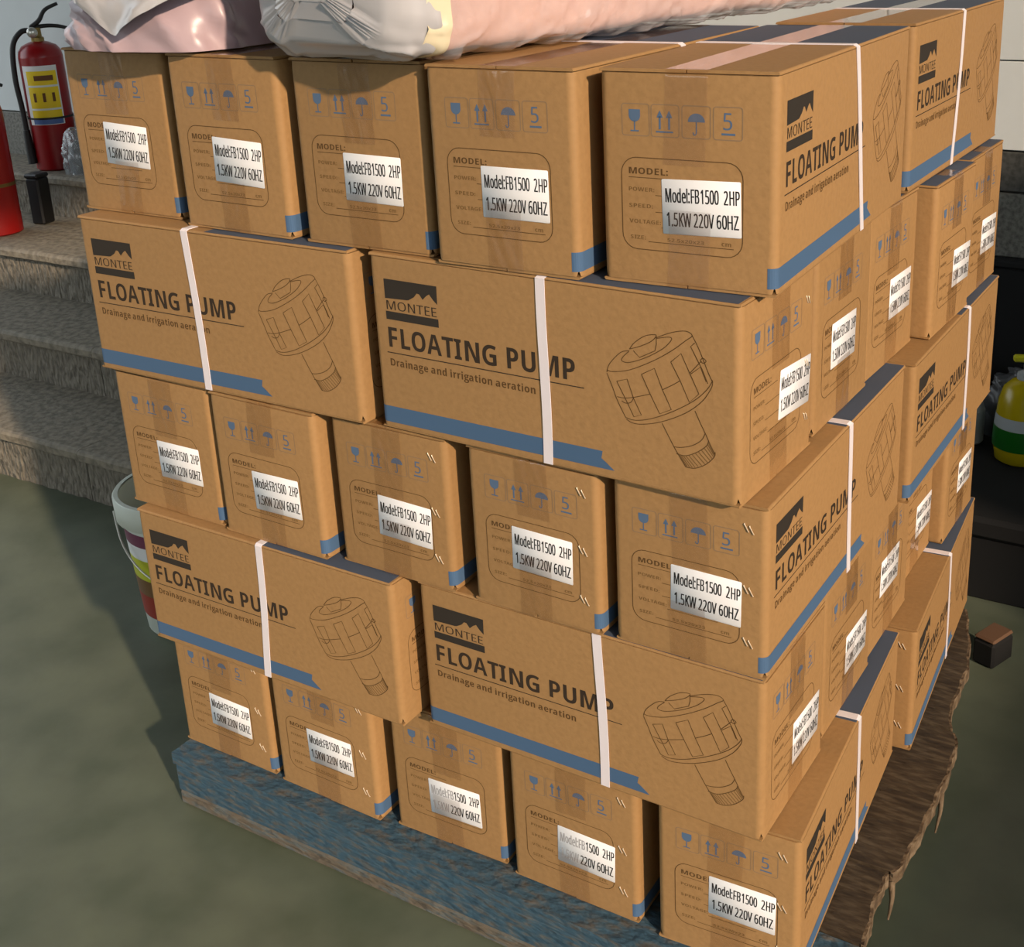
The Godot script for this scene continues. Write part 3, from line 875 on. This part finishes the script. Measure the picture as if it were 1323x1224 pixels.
# every print is one shared mesh
func print_mesh(what: String) -> ArrayMesh:
	if shared.has(what): return shared[what]
	var st := begin()
	match what:
		"logo":
			flat_poly(st, smooth2([24, 208, 24, 182, 60, 183.5, 63, 184, 72, 189, 77, 194.5, 81, 194, 86, 187.5, 92, 193, 97, 196, 103, 189, 109, 184, 109.5, 208], 1))
			flat_rect(st, 0.0235, 0.154, 0.109, 0.165)
		"logo_lettering":
			write(st, "MONTEE", 0.0255, 0.1675, 0.107, 0.1795, false)
		"title_lettering":
			write(st, "FLOATING", 0.0245, 0.1165, 0.196, 0.1435, true)
			write(st, "PUMP", 0.212, 0.1175, 0.310, 0.1445, true)
		"title_underline":
			stroke(st, PackedVector2Array([Vector2(0.020, 0.1085), Vector2(0.322, 0.1105)]), 0.0013)
		"tagline_lettering":
			write(st, "Drainage and irrigation aeration", 0.024, 0.0905, 0.252, 0.1005, true)
		"pump_drawing":
			var lines := [
				[354, 136, 358, 147, 373, 163, 385, 167], [420, 188, 440, 197, 457, 201, 465, 197, 457, 190, 440, 176, 416, 160, 385, 144, 362, 138, 354, 139],
				[384, 166, 376, 158, 375, 153, 385, 153, 406, 162, 428, 176, 439, 188, 436, 191, 420, 187], [385, 169, 392, 178, 406, 188, 420, 191, 414, 183, 400, 175, 385, 169],
				[354, 135, 361, 119, 368, 102, 378, 84], [465, 197, 472, 185, 478, 172, 485, 156, 490, 147],
				[378, 84, 391, 83, 412, 89, 440, 103, 467, 121, 483, 137, 490, 149], [379, 82, 387, 79, 401, 80, 426, 88, 456, 104, 477, 122, 488, 139, 490, 147],
				[367, 108, 376, 108, 389, 111, 411, 119], [373, 104, 378, 102, 385, 104, 389, 110], [427, 127, 440, 135, 450, 142], [462, 153, 469, 161, 476, 169],
				[475, 170, 478, 173, 482, 170, 478, 167, 475, 170],
				[426, 86, 434, 72, 441, 60, 449, 48, 456, 38], [468, 109, 475, 95, 481, 84, 487, 72, 493, 61],
				[441, 60, 450, 61, 464, 66, 476, 75, 481, 85], [444, 52, 456, 52, 470, 59, 482, 69, 485, 76], [456, 38, 468, 39, 482, 47, 492, 58, 493, 64]]
			for a in lines: stroke(st, smooth2(a, 4), 0.0010)
			var sharp := [[420, 190, 420, 180, 418, 172, 398, 161, 390, 168], [367, 127, 381, 132, 389, 110, 399, 91, 389, 87, 379, 106, 367, 127], [400, 141, 417, 151, 427, 127, 438, 105, 423, 97, 411, 119, 400, 141],
				[438, 162, 451, 174, 461, 154, 473, 130, 461, 118, 450, 141, 438, 162], [468, 189, 463, 184, 471, 170, 477, 160, 484, 144], [463, 152, 475, 162, 482, 146]]
			for a in sharp: stroke(st, smooth2(a, 1), 0.0010)
		"pump_thread_hatching":
			for i in 15:
				var q := i / 14.0
				var a := smooth2([446, 53, 456, 52, 470, 59, 482, 69, 486, 75], 7)
				var b := smooth2([457, 39, 468, 40, 482, 48, 491, 58, 492, 62], 7)
				var n := int(q * 27)
				stroke(st, PackedVector2Array([a[n], b[n]]), 0.0011)
		"symbol_0":      # wine glass
			var p := PackedVector2Array()
			for k in 9:
				var t := PI + PI * k / 8.0
				p.append(Vector2(0.0425 + 0.0068 * cos(t), 0.1895 + 0.0065 * sin(t)))
			p.append(Vector2(0.0493, 0.1965)); p.append(Vector2(0.0357, 0.1965))
			flat_poly(st, p)
			flat_rect(st, 0.0418, 0.174, 0.0432, 0.184)
			flat_rect(st, 0.0375, 0.1725, 0.0475, 0.174)
		"symbol_1":      # two arrows up over a line
			for c in [0.0725, 0.0835]:
				flat_rect(st, c - 0.0011, 0.176, c + 0.0011, 0.190)
				flat_poly(st, PackedVector2Array([Vector2(c - 0.0038, 0.1885), Vector2(c + 0.0038, 0.1885), Vector2(c, 0.1965)]))
			flat_rect(st, 0.068, 0.1725, 0.088, 0.1742)
		"symbol_2":      # umbrella
			var p := PackedVector2Array()
			for k in 13:
				var t := PI * k / 12.0
				p.append(Vector2(0.115 + 0.0098 * cos(t), 0.1855 + 0.0092 * sin(t)))
			flat_poly(st, p)
			flat_rect(st, 0.1143, 0.174, 0.1157, 0.186)
			stroke(st, smooth2([115, 174, 114, 172, 112, 172, 111.3, 174.5], 3), 0.0013)
		"symbol_3":      # stacking limit
			write(st, "5", 0.1455, 0.1785, 0.1555, 0.1965, false)
			flat_rect(st, 0.1435, 0.1730, 0.1590, 0.1752)
		"symbol_frame_0", "symbol_frame_1", "symbol_frame_2", "symbol_frame_3":
			var u: float = [0.0275, 0.0625, 0.0985, 0.1345][int(what.right(1))]
			stroke(st, rounded(u, 0.168, u + 0.0325, 0.2025, 0.003, 3), 0.0011, true)
		"specification_panel":
			stroke(st, rounded(0.0255, 0.0405, 0.1680, 0.1440, 0.018, 6), 0.0010, true)
			for q in [[0.034, 0.1215, 0.10], [0.066, 0.1025, 0.14], [0.066, 0.0838, 0.14], [0.073, 0.0665, 0.14], [0.057, 0.0495, 0.158]]:
				flat_rect(st, q[0], q[1], q[2], q[1] + 0.0008)
			write(st, "MODEL:", 0.0345, 0.1258, 0.0815, 0.1330, true)
		"specification_lettering":
			write(st, "POWER:", 0.034, 0.1065, 0.065, 0.1110, true)
			write(st, "SPEED:", 0.034, 0.0880, 0.063, 0.0925, true)
			write(st, "VOLTAGE:", 0.034, 0.0702, 0.0725, 0.0747, true)
			write(st, "SIZE:", 0.035, 0.0520, 0.054, 0.0565, true)
			write(st, "52.5x20x23", 0.080, 0.0520, 0.1235, 0.0560, true)
			write(st, "cm", 0.144, 0.0525, 0.155, 0.0575, true)
		"label_sticker":
			var poly := rounded(-0.046, -0.0305, 0.046, 0.0305, 0.0015, 2)
			for s in [poly]:
				var sl := begin()
				slab_poly(sl, s, 0.0, 0.00012)
				var am := done(sl)
				st.append_from(am, 0, Transform3D(Basis(Vector3.RIGHT, Vector3.BACK, Vector3.UP), Vector3.ZERO))
			var arr := ArrayMesh.new()
			shared[what] = flip_fix(st)
			return shared[what]
		"label_lettering", "label_lettering_start":
			if what == "label_lettering_start":
				write(st, "Model:FB", -0.0415, 0.0050, -0.0020, 0.0205, false)
				write(st, "1.5KW", -0.0407, -0.0215, -0.0120, -0.0060, false)
			else:
				write(st, "1500", 0.0, 0.0050, 0.0205, 0.0205, false)
				write(st, "2HP", 0.0268, 0.0050, 0.0445, 0.0205, false)
				write(st, "220V", -0.0087, -0.0215, 0.0146, -0.0060, false)
				write(st, "60HZ", 0.0180, -0.0215, 0.0430, -0.0060, false)
			var m := done(st)
			var sh := begin()
			# pressed a little bolder, just proud of the sticker
			for off in [Vector3(0.0003, 0, 0.0003), Vector3(-0.0003, 0, 0.00031)]:
				sh.append_from(m, 0, Transform3D(Basis(), off))
			shared[what] = sh.commit()
			return shared[what]
		"staple":
			var t := tube(PackedVector3Array([Vector3(-0.0001, -0.0056, -0.0003), Vector3(0, -0.0055, 0.0007), Vector3(0, 0.0055, 0.0007), Vector3(0.0001, 0.0056, -0.0003)]), 0.0007, 5)
			shared[what] = t
			return t
	shared[what] = done(st)
	return shared[what]

func flip_fix(st: SurfaceTool) -> ArrayMesh:
	st.generate_normals()
	return st.commit()

# ---------------------------------------------------------------- the plastic wrapped package on top
# a rounded bar along -z in its own frame; ring(t, a) gives its skin
func bar_point(t: float, a: float, half_w: float, hgt: float, length: float, n: FastNoiseLite, wrinkle: float, inset: float) -> Vector3:
	var c := cos(a)
	var s := sin(a)
	var pw := 0.26
	var x := signf(c) * pow(absf(c), pw) * (half_w - inset)
	var y := signf(s) * pow(absf(s), pw) * (hgt * 0.5 - inset)
	# ends drawn in
	var e := minf(t, 1.0 - t) * length
	var k := 1.0
	if e < 0.06: k = 0.72 + 0.28 * sqrt(clampf(e / 0.06, 0.0, 1.0))
	var z := -t * length
	var w := n.get_noise_3d(x * 1.0, y * 1.2 + 3.0, z * 2.2) * wrinkle
	var r := 1.0 - absf(n.get_noise_3d(x * 0.7 + z * 0.8, y * 2.0 + z * 0.4, z * 0.7 + 9.0))
	w += (pow(r, 8.0) - 0.3) * wrinkle * 0.9
	var q := Vector3(x, y, 0) * k
	var nrm := Vector3(signf(c) * pow(absf(c), 2.0 - pw), signf(s) * pow(absf(s), 2.0 - pw), 0).normalized()
	q += nrm * w
	q.y = maxf(q.y, -hgt * 0.5 + inset + 0.0004 * (1.0 if inset > 0.0 else 0.0))
	return Vector3(q.x, q.y + hgt * 0.5, z)

func bar_mesh(t0: float, t1: float, nt: int, na: int, half_w: float, hgt: float, length: float, wrinkle: float, inset: float, sd: int, cap0: bool, cap1: bool) -> ArrayMesh:
	var n := FastNoiseLite.new()
	n.seed = sd
	n.frequency = 7.0
	n.fractal_octaves = 3
	var st := begin()
	st.set_smooth_group(1)
	var rings := []
	for i in nt + 1:
		var ring := []
		for k in na: ring.append(bar_point(lerpf(t0, t1, float(i) / nt), TAU * (k + 0.5) / na, half_w, hgt, length, n, wrinkle, inset))
		rings.append(ring)
	var mid := Vector3(0, hgt * 0.5, 0)
	for i in nt:
		for k in na:
			var j := (k + 1) % na
			var c: Vector3 = (rings[i][k] + rings[i][j]) * 0.5
			quad(st, rings[i][k], rings[i][j], rings[i + 1][j], rings[i + 1][k], Vector3(c.x, c.y - mid.y, 0))
	for e in [[0, cap0], [nt, cap1]]:
		if not e[1]: continue
		var ring: Array = rings[e[0]]
		var ctr := Vector3.ZERO
		for v in ring: ctr += v / ring.size()
		var push := Vector3(0, 0, 0.012 if e[0] == 0 else -0.012)
		var rim := 3
		for q in rim:
			for k in na:
				var j := (k + 1) % na
				var f0 := 1.0 - float(q) / rim
				var f1 := 1.0 - float(q + 1) / rim
				var a: Vector3 = ctr + (ring[k] - ctr) * f0 + push * (1.0 - f0 * f0)
				var b: Vector3 = ctr + (ring[j] - ctr) * f0 + push * (1.0 - f0 * f0)
				var c: Vector3 = ctr + (ring[j] - ctr) * f1 + push * (1.0 - f1 * f1) + push * 0.5 * n.get_noise_2d(j * 0.13, q)
				var d: Vector3 = ctr + (ring[k] - ctr) * f1 + push * (1.0 - f1 * f1) + push * 0.5 * n.get_noise_2d(k * 0.13, q)
				if q == rim - 1: tri(st, a, b, ctr + push, push)
				else: quad(st, a, b, c, d, push)
	return done(st)

func build_package() -> void:
	var top: float = LAYER_Y[5] + 0.0022
	var p := thing("wrapped_package", "long pink board package wrapped in shiny clear plastic lying on the top cartons", "package", Vector3(0.520, top, 0.066), -0.165)
	var hw := 0.142
	var hg := 0.17
	var ln := 1.05
	put(p, "pink_board", bar_mesh(0.03, 0.985, 60, 48, hw, hg, ln, 0.004, 0.006, 5, true, true), M.pink_foam)
	put(p, "plastic_film", bar_mesh(0.05, 1.0, 200, 96, hw + 0.005, hg + 0.010, ln, 0.007, 0.0, 8, false, true), M.film_clear)
	put(p, "white_film_end", bar_mesh(0.0, 0.05, 30, 96, hw + 0.006, hg + 0.012, ln, 0.008, 0.0, 9, true, false), M.film_white)
	put(p, "sealing_tape", bar_mesh(0.036, 0.062, 10, 96, hw + 0.0085, hg + 0.017, ln, 0.007, 0.0, 8, false, false), M.film_tape)

# ---------------------------------------------------------------- crumpled sack at the left of the top
func build_sack() -> void:
	var top: float = LAYER_Y[5] + 0.0022
	var s := thing("plastic_sack", "crumpled pale pink plastic sack with a white folded sheet over the top left cartons", "sack", Vector3(0.122, top, -0.075), 0.0)
	var n := FastNoiseLite.new()
	n.seed = 21
	n.frequency = 6.0
	n.fractal_octaves = 3
	put(s, "sack_body", mound(0.142, 0.105, 0.13, n, 0.022, 0.0, 0.85), M.pink_sack)
	put(s, "folded_sheet", sheet(n), M.film_white)

func mound(rx: float, rz: float, hgt: float, n: FastNoiseLite, wr: float, lift: float, slope := 0.55) -> ArrayMesh:
	var st := begin()
	st.set_smooth_group(1)
	var na := 84
	var nr := 36
	var p := func(i: int, k: int) -> Vector3:
		var t := float(i) / nr
		var a := TAU * (k % na) / na
		var el := t * PI * 0.5
		var rr := pow(cos(el), slope)
		var x := cos(a)
		var z := sin(a)
		var sq := pow(pow(absf(x), 3.0) + pow(absf(z), 3.0), -1.0 / 3.0)
		var q := Vector3(x * sq * rx * rr, hgt * pow(sin(el), 0.8), z * sq * rz * rr)
		var fold := pow(1.0 - absf(n.get_noise_3d(q.x * 1.3 + q.y, q.y * 0.7, q.z * 1.3)), 6.0)
		var d := Vector3(q.x, q.y * 0.4, q.z).normalized()
		q += d * (wr * (fold - 0.35) + 0.6 * wr * n.get_noise_3d(q.x, q.y + 5.0, q.z)) * (1.0 if i > 0 else 0.5)
		if i == nr: q = Vector3(0, hgt, 0)
		q.y = maxf(q.y, 0.0)
		if i == 0: q.y = 0.0
		return q + Vector3.UP * lift
	for i in nr:
		for k in na:
			var a: Vector3 = p.call(i, k)
			var c: Vector3 = p.call(i + 1, k + 1)
			quad(st, a, p.call(i, k + 1), c, p.call(i + 1, k), a + c)
	return done(st)

# a stiff white sheet lying over the sack, its corner hanging down in front
func sheet(n: FastNoiseLite) -> ArrayMesh:
	var st := begin()
	st.set_smooth_group(1)
	var nu := 30
	var nv := 22
	var p := func(i: int, j: int) -> Vector3:
		var u := float(i) / nu
		var v := float(j) / nv
		# lower edge: a triangle that hangs to a point at u = 0.42
		var drop := (1.0 - absf(u - 0.42) / (0.42 if u < 0.42 else 0.58)) * 0.085
		var x := lerpf(-0.115, 0.20, u)
		var y := lerpf(0.158, 0.106 - drop, v)
		var z := 0.016 + 0.112 * pow(maxf(0.0, 1.0 - pow(y / 0.162, 2.0)), 0.45) - 0.035 * pow(absf(u - 0.45) * 2.0, 3.0)
		z += 0.010 * n.get_noise_2d(u * 0.5, v * 0.25 + 2.0) + 0.006 * pow(1.0 - absf(n.get_noise_2d(u * 0.3 + v * 0.2, v * 0.1)), 6.0)
		return Vector3(x, y, z)
	for i in nu:
		for j in nv:
			quad(st, p.call(i, j), p.call(i + 1, j), p.call(i + 1, j + 1), p.call(i, j + 1), Vector3.BACK)
	for i in nu:      # thickness
		for j in nv:
			var o := Vector3(0, 0, -0.0015)
			quad(st, p.call(i, j) + o, p.call(i + 1, j) + o, p.call(i + 1, j + 1) + o, p.call(i, j + 1) + o, Vector3.FORWARD)
	return done(st)

# ---------------------------------------------------------------- fire extinguishers on the steps
func extinguisher(label: String, at: Vector3, turn: float, r: float, hgt: float, red: Material, yellow_label: bool) -> void:
	var e := thing("fire_extinguisher", label, "fire extinguisher", at, turn, "red fire extinguishers on the steps")
	put(e, "cylinder", lathe([Vector2(0, 0.004), Vector2(r - 0.006, 0.0), Vector2(r, 0.006), Vector2(r, hgt - 0.05), Vector2(r * 0.95, hgt - 0.03), Vector2(r * 0.78, hgt - 0.012), Vector2(r * 0.45, hgt), Vector2(r * 0.3, hgt + 0.003), Vector2(0, hgt + 0.004)], 40), red)
	put(e, "neck", lathe([Vector2(0, hgt + 0.003), Vector2(0.022, hgt + 0.003), Vector2(0.022, hgt + 0.016), Vector2(0.016, hgt + 0.02), Vector2(0.016, hgt + 0.05), Vector2(0, hgt + 0.05)], 20), M.brass)
	var gauge := put(e, "pressure_gauge", lathe([Vector2(0, 0.0), Vector2(0.017, 0.0), Vector2(0.019, 0.005), Vector2(0.017, 0.011), Vector2(0, 0.012)], 18), M.wire, Transform3D(Basis(Vector3.RIGHT, PI / 2), Vector3(-0.012, hgt + 0.035, 0.016)))
	gauge.set_meta("label", "small round silver gauge")
	# carrying handle and squeeze lever
	put(e, "carry_handle", tube(spline([Vector3(-0.02, hgt + 0.048, 0), Vector3(0.03, hgt + 0.055, 0), Vector3(0.075, hgt + 0.052, 0.0), Vector3(0.11, hgt + 0.042, 0)], 5), 0.008, 8, 0.006), M.black_rubber)
	put(e, "squeeze_lever", tube(spline([Vector3(-0.015, hgt + 0.052, 0), Vector3(0.015, hgt + 0.075, 0), Vector3(0.04, hgt + 0.11, 0.0), Vector3(0.085, hgt + 0.13, 0)], 5), 0.009, 8, 0.006), M.black_rubber)
	put(e, "hose", tube(spline([Vector3(-0.015, hgt + 0.040, 0), Vector3(-0.05, hgt + 0.038, 0.01), Vector3(-r - 0.008, hgt - 0.01, 0.015), Vector3(-r - 0.018, hgt - 0.12, 0.02), Vector3(-r - 0.012, hgt * 0.5, 0.025), Vector3(-r - 0.010, hgt * 0.32, 0.03)], 8), 0.0095, 10), M.black_rubber)
	put(e, "nozzle", tube(spline([Vector3(-r - 0.010, hgt * 0.33, 0.03), Vector3(-r - 0.009, hgt * 0.2, 0.03), Vector3(-r - 0.006, hgt * 0.06, 0.032)], 4), 0.012, 10, 0.017), M.black_rubber)
	# wrap-round label: curved patches on the cylinder
	if yellow_label:
		put(e, "paper_label", patch(r + 0.0006, -0.95, 0.75, hgt * 0.37, hgt * 0.83), M.label_white)
		for q in [[0.68, 0.79], [0.50, 0.665], [0.425, 0.485]]:
			put(e, "yellow_panel", patch(r + 0.0012, -0.72, 0.68, hgt * q[0], hgt * q[1]), M.label_yellow)
		put(e, "blue_panel", patch(r + 0.0012, -0.72, 0.68, hgt * 0.375, hgt * 0.412), M.label_blue)
		for i in 3:
			var c := -0.5 + 0.42 * i
			put(e, "pictogram", patch(r + 0.0017, c, c + 0.13, hgt * 0.55, hgt * 0.62), M.label_ink)
		put(e, "label_print", patch(r + 0.0017, -0.35, 0.5, hgt * 0.715, hgt * 0.755), M.label_ink)
		put(e, "rubber_band", patch(r + 0.003, -PI, PI, hgt * 0.412, hgt * 0.428), M.black_rubber)
	else:
		put(e, "paper_label", patch(r + 0.0006, -0.4, 0.62, hgt * 0.42, hgt * 0.70), M.label_white)
		put(e, "yellow_band", patch(r + 0.0008, -PI, PI, hgt * 0.36, hgt * 0.385), M.brass)

# part of a cylinder shell, angle 0 faces +z
func patch(r: float, a0: float, a1: float, y0: float, y1: float) -> ArrayMesh:
	var st := begin()
	st.set_smooth_group(1)
	var n := maxi(6, int((a1 - a0) / 0.15))
	for i in n:
		var p: Array[Vector3] = []
		for q in [i, i + 1]:
			var a := lerpf(a0, a1, float(q) / n)
			p.append(Vector3(sin(a) * r, 0, cos(a) * r))
		quad(st, p[0] + Vector3.UP * y0, p[1] + Vector3.UP * y0, p[1] + Vector3.UP * y1, p[0] + Vector3.UP * y1, p[0] + p[1])
	return done(st)

func build_extinguishers() -> void:
	extinguisher("red fire extinguisher with a yellow label and black hose on the upper landing", Vector3(-2.475, 0.62, -1.755), 0.82, 0.076, 0.455, M.ext_red, true)
	extinguisher("bright red fire extinguisher at the left picture edge, one step below the other", Vector3(-2.365, 0.465, -1.395), 0.35, 0.078, 0.462, M.ext_red_bright, false)
	# dark box between the two
	var b := thing("black_box", "small black box on the step between the two red fire extinguishers", "box", Vector3(-2.345, 0.465, -1.56), 0.2)
	put(b, "box_body", box_mesh(Vector3(-0.027, 0, -0.03), Vector3(0.027, 0.165, 0.03), 0.006), M.black_rubber)
	put(b, "box_lid", box_mesh(Vector3(-0.029, 0.165, -0.032), Vector3(0.029, 0.18, 0.032), 0.005), M.black_rubber)
	# clear bag beside the upper extinguisher
	var g := thing("clear_bag", "shiny clear plastic bag half hidden behind the top left carton by the extinguisher", "bag", Vector3(-2.30, 0.62, -1.715), 0.0)
	var n := FastNoiseLite.new()
	n.seed = 4
	n.frequency = 14.0
	put(g, "bag_body", mound(0.055, 0.045, 0.16, n, 0.008, 0.0), M.bag_clear)
	put(g, "bag_contents", lathe([Vector2(0, 0.003), Vector2(0.034, 0.003), Vector2(0.038, 0.05), Vector2(0.03, 0.10), Vector2(0, 0.12)], 20), M.grey_film)

# ---------------------------------------------------------------- bucket behind the left of the pallet
func build_bucket() -> void:
	var b := thing("paint_bucket", "open white plastic bucket with a purple and green label standing behind the pallet", "bucket", Vector3(-0.455, 0.0, -0.435), 0.0)
	var r0 := 0.108
	var r1 := 0.130
	var hh := 0.315
	var rr := func(y: float) -> float: return lerpf(r0, r1, y / hh)
	put(b, "pail", lathe([Vector2(0, 0.004), Vector2(r0 - 0.004, 0.0), Vector2(r0, 0.004), Vector2(r1, hh), Vector2(r1 - 0.003, hh), Vector2(r0 - 0.003, 0.010), Vector2(0, 0.010)], 48), M.bucket_white)
	put(b, "rim", lathe([Vector2(r1 - 0.003, hh + 0.004), Vector2(r1 + 0.006, hh + 0.004), Vector2(r1 + 0.009, hh), Vector2(r1 + 0.008, hh - 0.048), Vector2(r1 - 0.001, hh - 0.052)], 48), M.bucket_white)
	put(b, "dried_paint", lathe([Vector2(0, 0.235), Vector2(r1 - 0.012, 0.235)], 40), M.bucket_inside)
	var bands := [["purple_band", 0.222, 0.252, "bucket_purple"], ["white_band", 0.190, 0.222, "label_white"], ["green_band", 0.140, 0.190, "bucket_green"], ["brown_band", 0.100, 0.140, "bucket_brown"], ["red_band", 0.045, 0.100, "bucket_red"]]
	for q in bands:
		var a: float = rr.call(q[1]) + 0.0008
		var c: float = rr.call(q[2]) + 0.0008
		put(b, q[0], lathe([Vector2(a, q[1]), Vector2(c, q[2])], 48), M[q[3]])
	# wire handle hangs down on the left
	var d := Vector3(-0.593, 0, 0.805)
	var view := Vector3(0.805, 0, 0.593)
	var rimp := r1 + 0.010
	var arc := []
	for i in 13:
		var t := PI * i / 12.0
		arc.append(d * cos(t) * rimp + view * (rimp - 0.004) * sin(t) + Vector3.UP * (hh - 0.03 - 0.15 * pow(sin(t), 0.8)))
	put(b, "wire_handle", tube(spline(arc, 3), 0.0022, 7), M.wire)

# ---------------------------------------------------------------- dark corner at the right
func build_right_corner() -> void:
	var b := thing("low_bench", "black low bench against the stone wall right of the stack", "bench", Vector3(1.45, 0.0, -1.56), 0.0)
	put(b, "seat", box_mesh(Vector3(-0.68, 0.150, -0.28), Vector3(1.1, 0.2, 0.30), 0.010), M.black_dull)
	put(b, "front_panel", box_mesh(Vector3(-0.67, 0.0, 0.26), Vector3(1.09, 0.150, 0.285), 0.004), M.black_dull)
	for x in [-0.68, 0.20, 1.05]:
		put(b, "side_panel", box_mesh(Vector3(x, 0.0, -0.28), Vector3(x + 0.05, 0.150, 0.26), 0.004), M.black_dull)
	var bb := thing("bench_backrest", "tall black backrest of the bench standing against the stone wall", "board", Vector3(1.45, 0.0, -1.885), 0.0)  # backrest of the bench, split off as its own object
	put(bb, "board_face", box_mesh(Vector3(-0.68, 0.0, -0.005), Vector3(1.1, 0.585, 0.030), 0.006), M.black_dull)
	put(bb, "top_rail", box_mesh(Vector3(-0.69, 0.585, -0.007), Vector3(1.11, 0.605, 0.036), 0.005), M.black_dull)
	# pump bottle
	var yb := 0.2
	var bo := thing("pump_bottle", "yellow pump bottle with a green label standing on the black bench", "bottle", Vector3(1.035, yb, -1.60), 0.3)
	put(bo, "bottle_body", lathe([Vector2(0, 0.003), Vector2(0.045, 0.0), Vector2(0.056, 0.008), Vector2(0.062, 0.05), Vector2(0.060, 0.10), Vector2(0.055, 0.15), Vector2(0.046, 0.18), Vector2(0.030, 0.196), Vector2(0.018, 0.202), Vector2(0, 0.203)], 36), M.bottle_yellow)
	put(bo, "green_label", lathe([Vector2(0.0625, 0.040), Vector2(0.0630, 0.05), Vector2(0.0618, 0.090)], 36), M.bottle_green)
	put(bo, "white_band", lathe([Vector2(0.0612, 0.090), Vector2(0.0588, 0.118)], 36), M.bottle_white)
	put(bo, "pump_collar", lathe([Vector2(0.019, 0.20), Vector2(0.019, 0.216), Vector2(0.008, 0.220), Vector2(0.006, 0.222), Vector2(0.006, 0.245), Vector2(0, 0.245)], 18), M.bottle_white)
	put(bo, "pump_head", box_mesh(Vector3(-0.030, 0.243, -0.010), Vector3(0.016, 0.258, 0.010), 0.004), M.pump_yellow)
	# small white bottle behind
	var wbt := thing("white_bottle", "small white plastic bottle between the stack and the yellow pump bottle", "bottle", Vector3(0.905, yb, -1.66), 0.0)
	put(wbt, "bottle_body", lathe([Vector2(0, 0.002), Vector2(0.028, 0.0), Vector2(0.033, 0.006), Vector2(0.033, 0.085), Vector2(0.026, 0.105), Vector2(0.012, 0.112), Vector2(0, 0.113)], 28), M.bottle_white)
	put(wbt, "screw_cap", lathe([Vector2(0.014, 0.111), Vector2(0.014, 0.130), Vector2(0.012, 0.132), Vector2(0, 0.132)], 20), M.bottle_white)
	# crumpled grey film along the back of the seat
	var n := FastNoiseLite.new()
	n.seed = 14
	n.frequency = 9.0
	var gf := thing("plastic_sheet", "crumpled grey plastic sheet lying at the back of the black bench", "sheet", Vector3(1.07, yb, -1.755), 0.0)
	put(gf, "sheet_body", mound(0.17, 0.055, 0.165, n, 0.02, 0.0), M.grey_film)
	var wd := thing("wood_block", "small black block with a brown top lying on the floor beside the pallet", "block", Vector3(1.116, 0.0, -1.055), -0.35)
	put(wd, "block_body", box_mesh(Vector3(-0.024, 0, -0.035), Vector3(0.024, 0.055, 0.035), 0.005), M.black_dull)
	put(wd, "block_top", box_mesh(Vector3(-0.023, 0.055, -0.034), Vector3(0.023, 0.063, 0.034), 0.004), M.wood_brown)
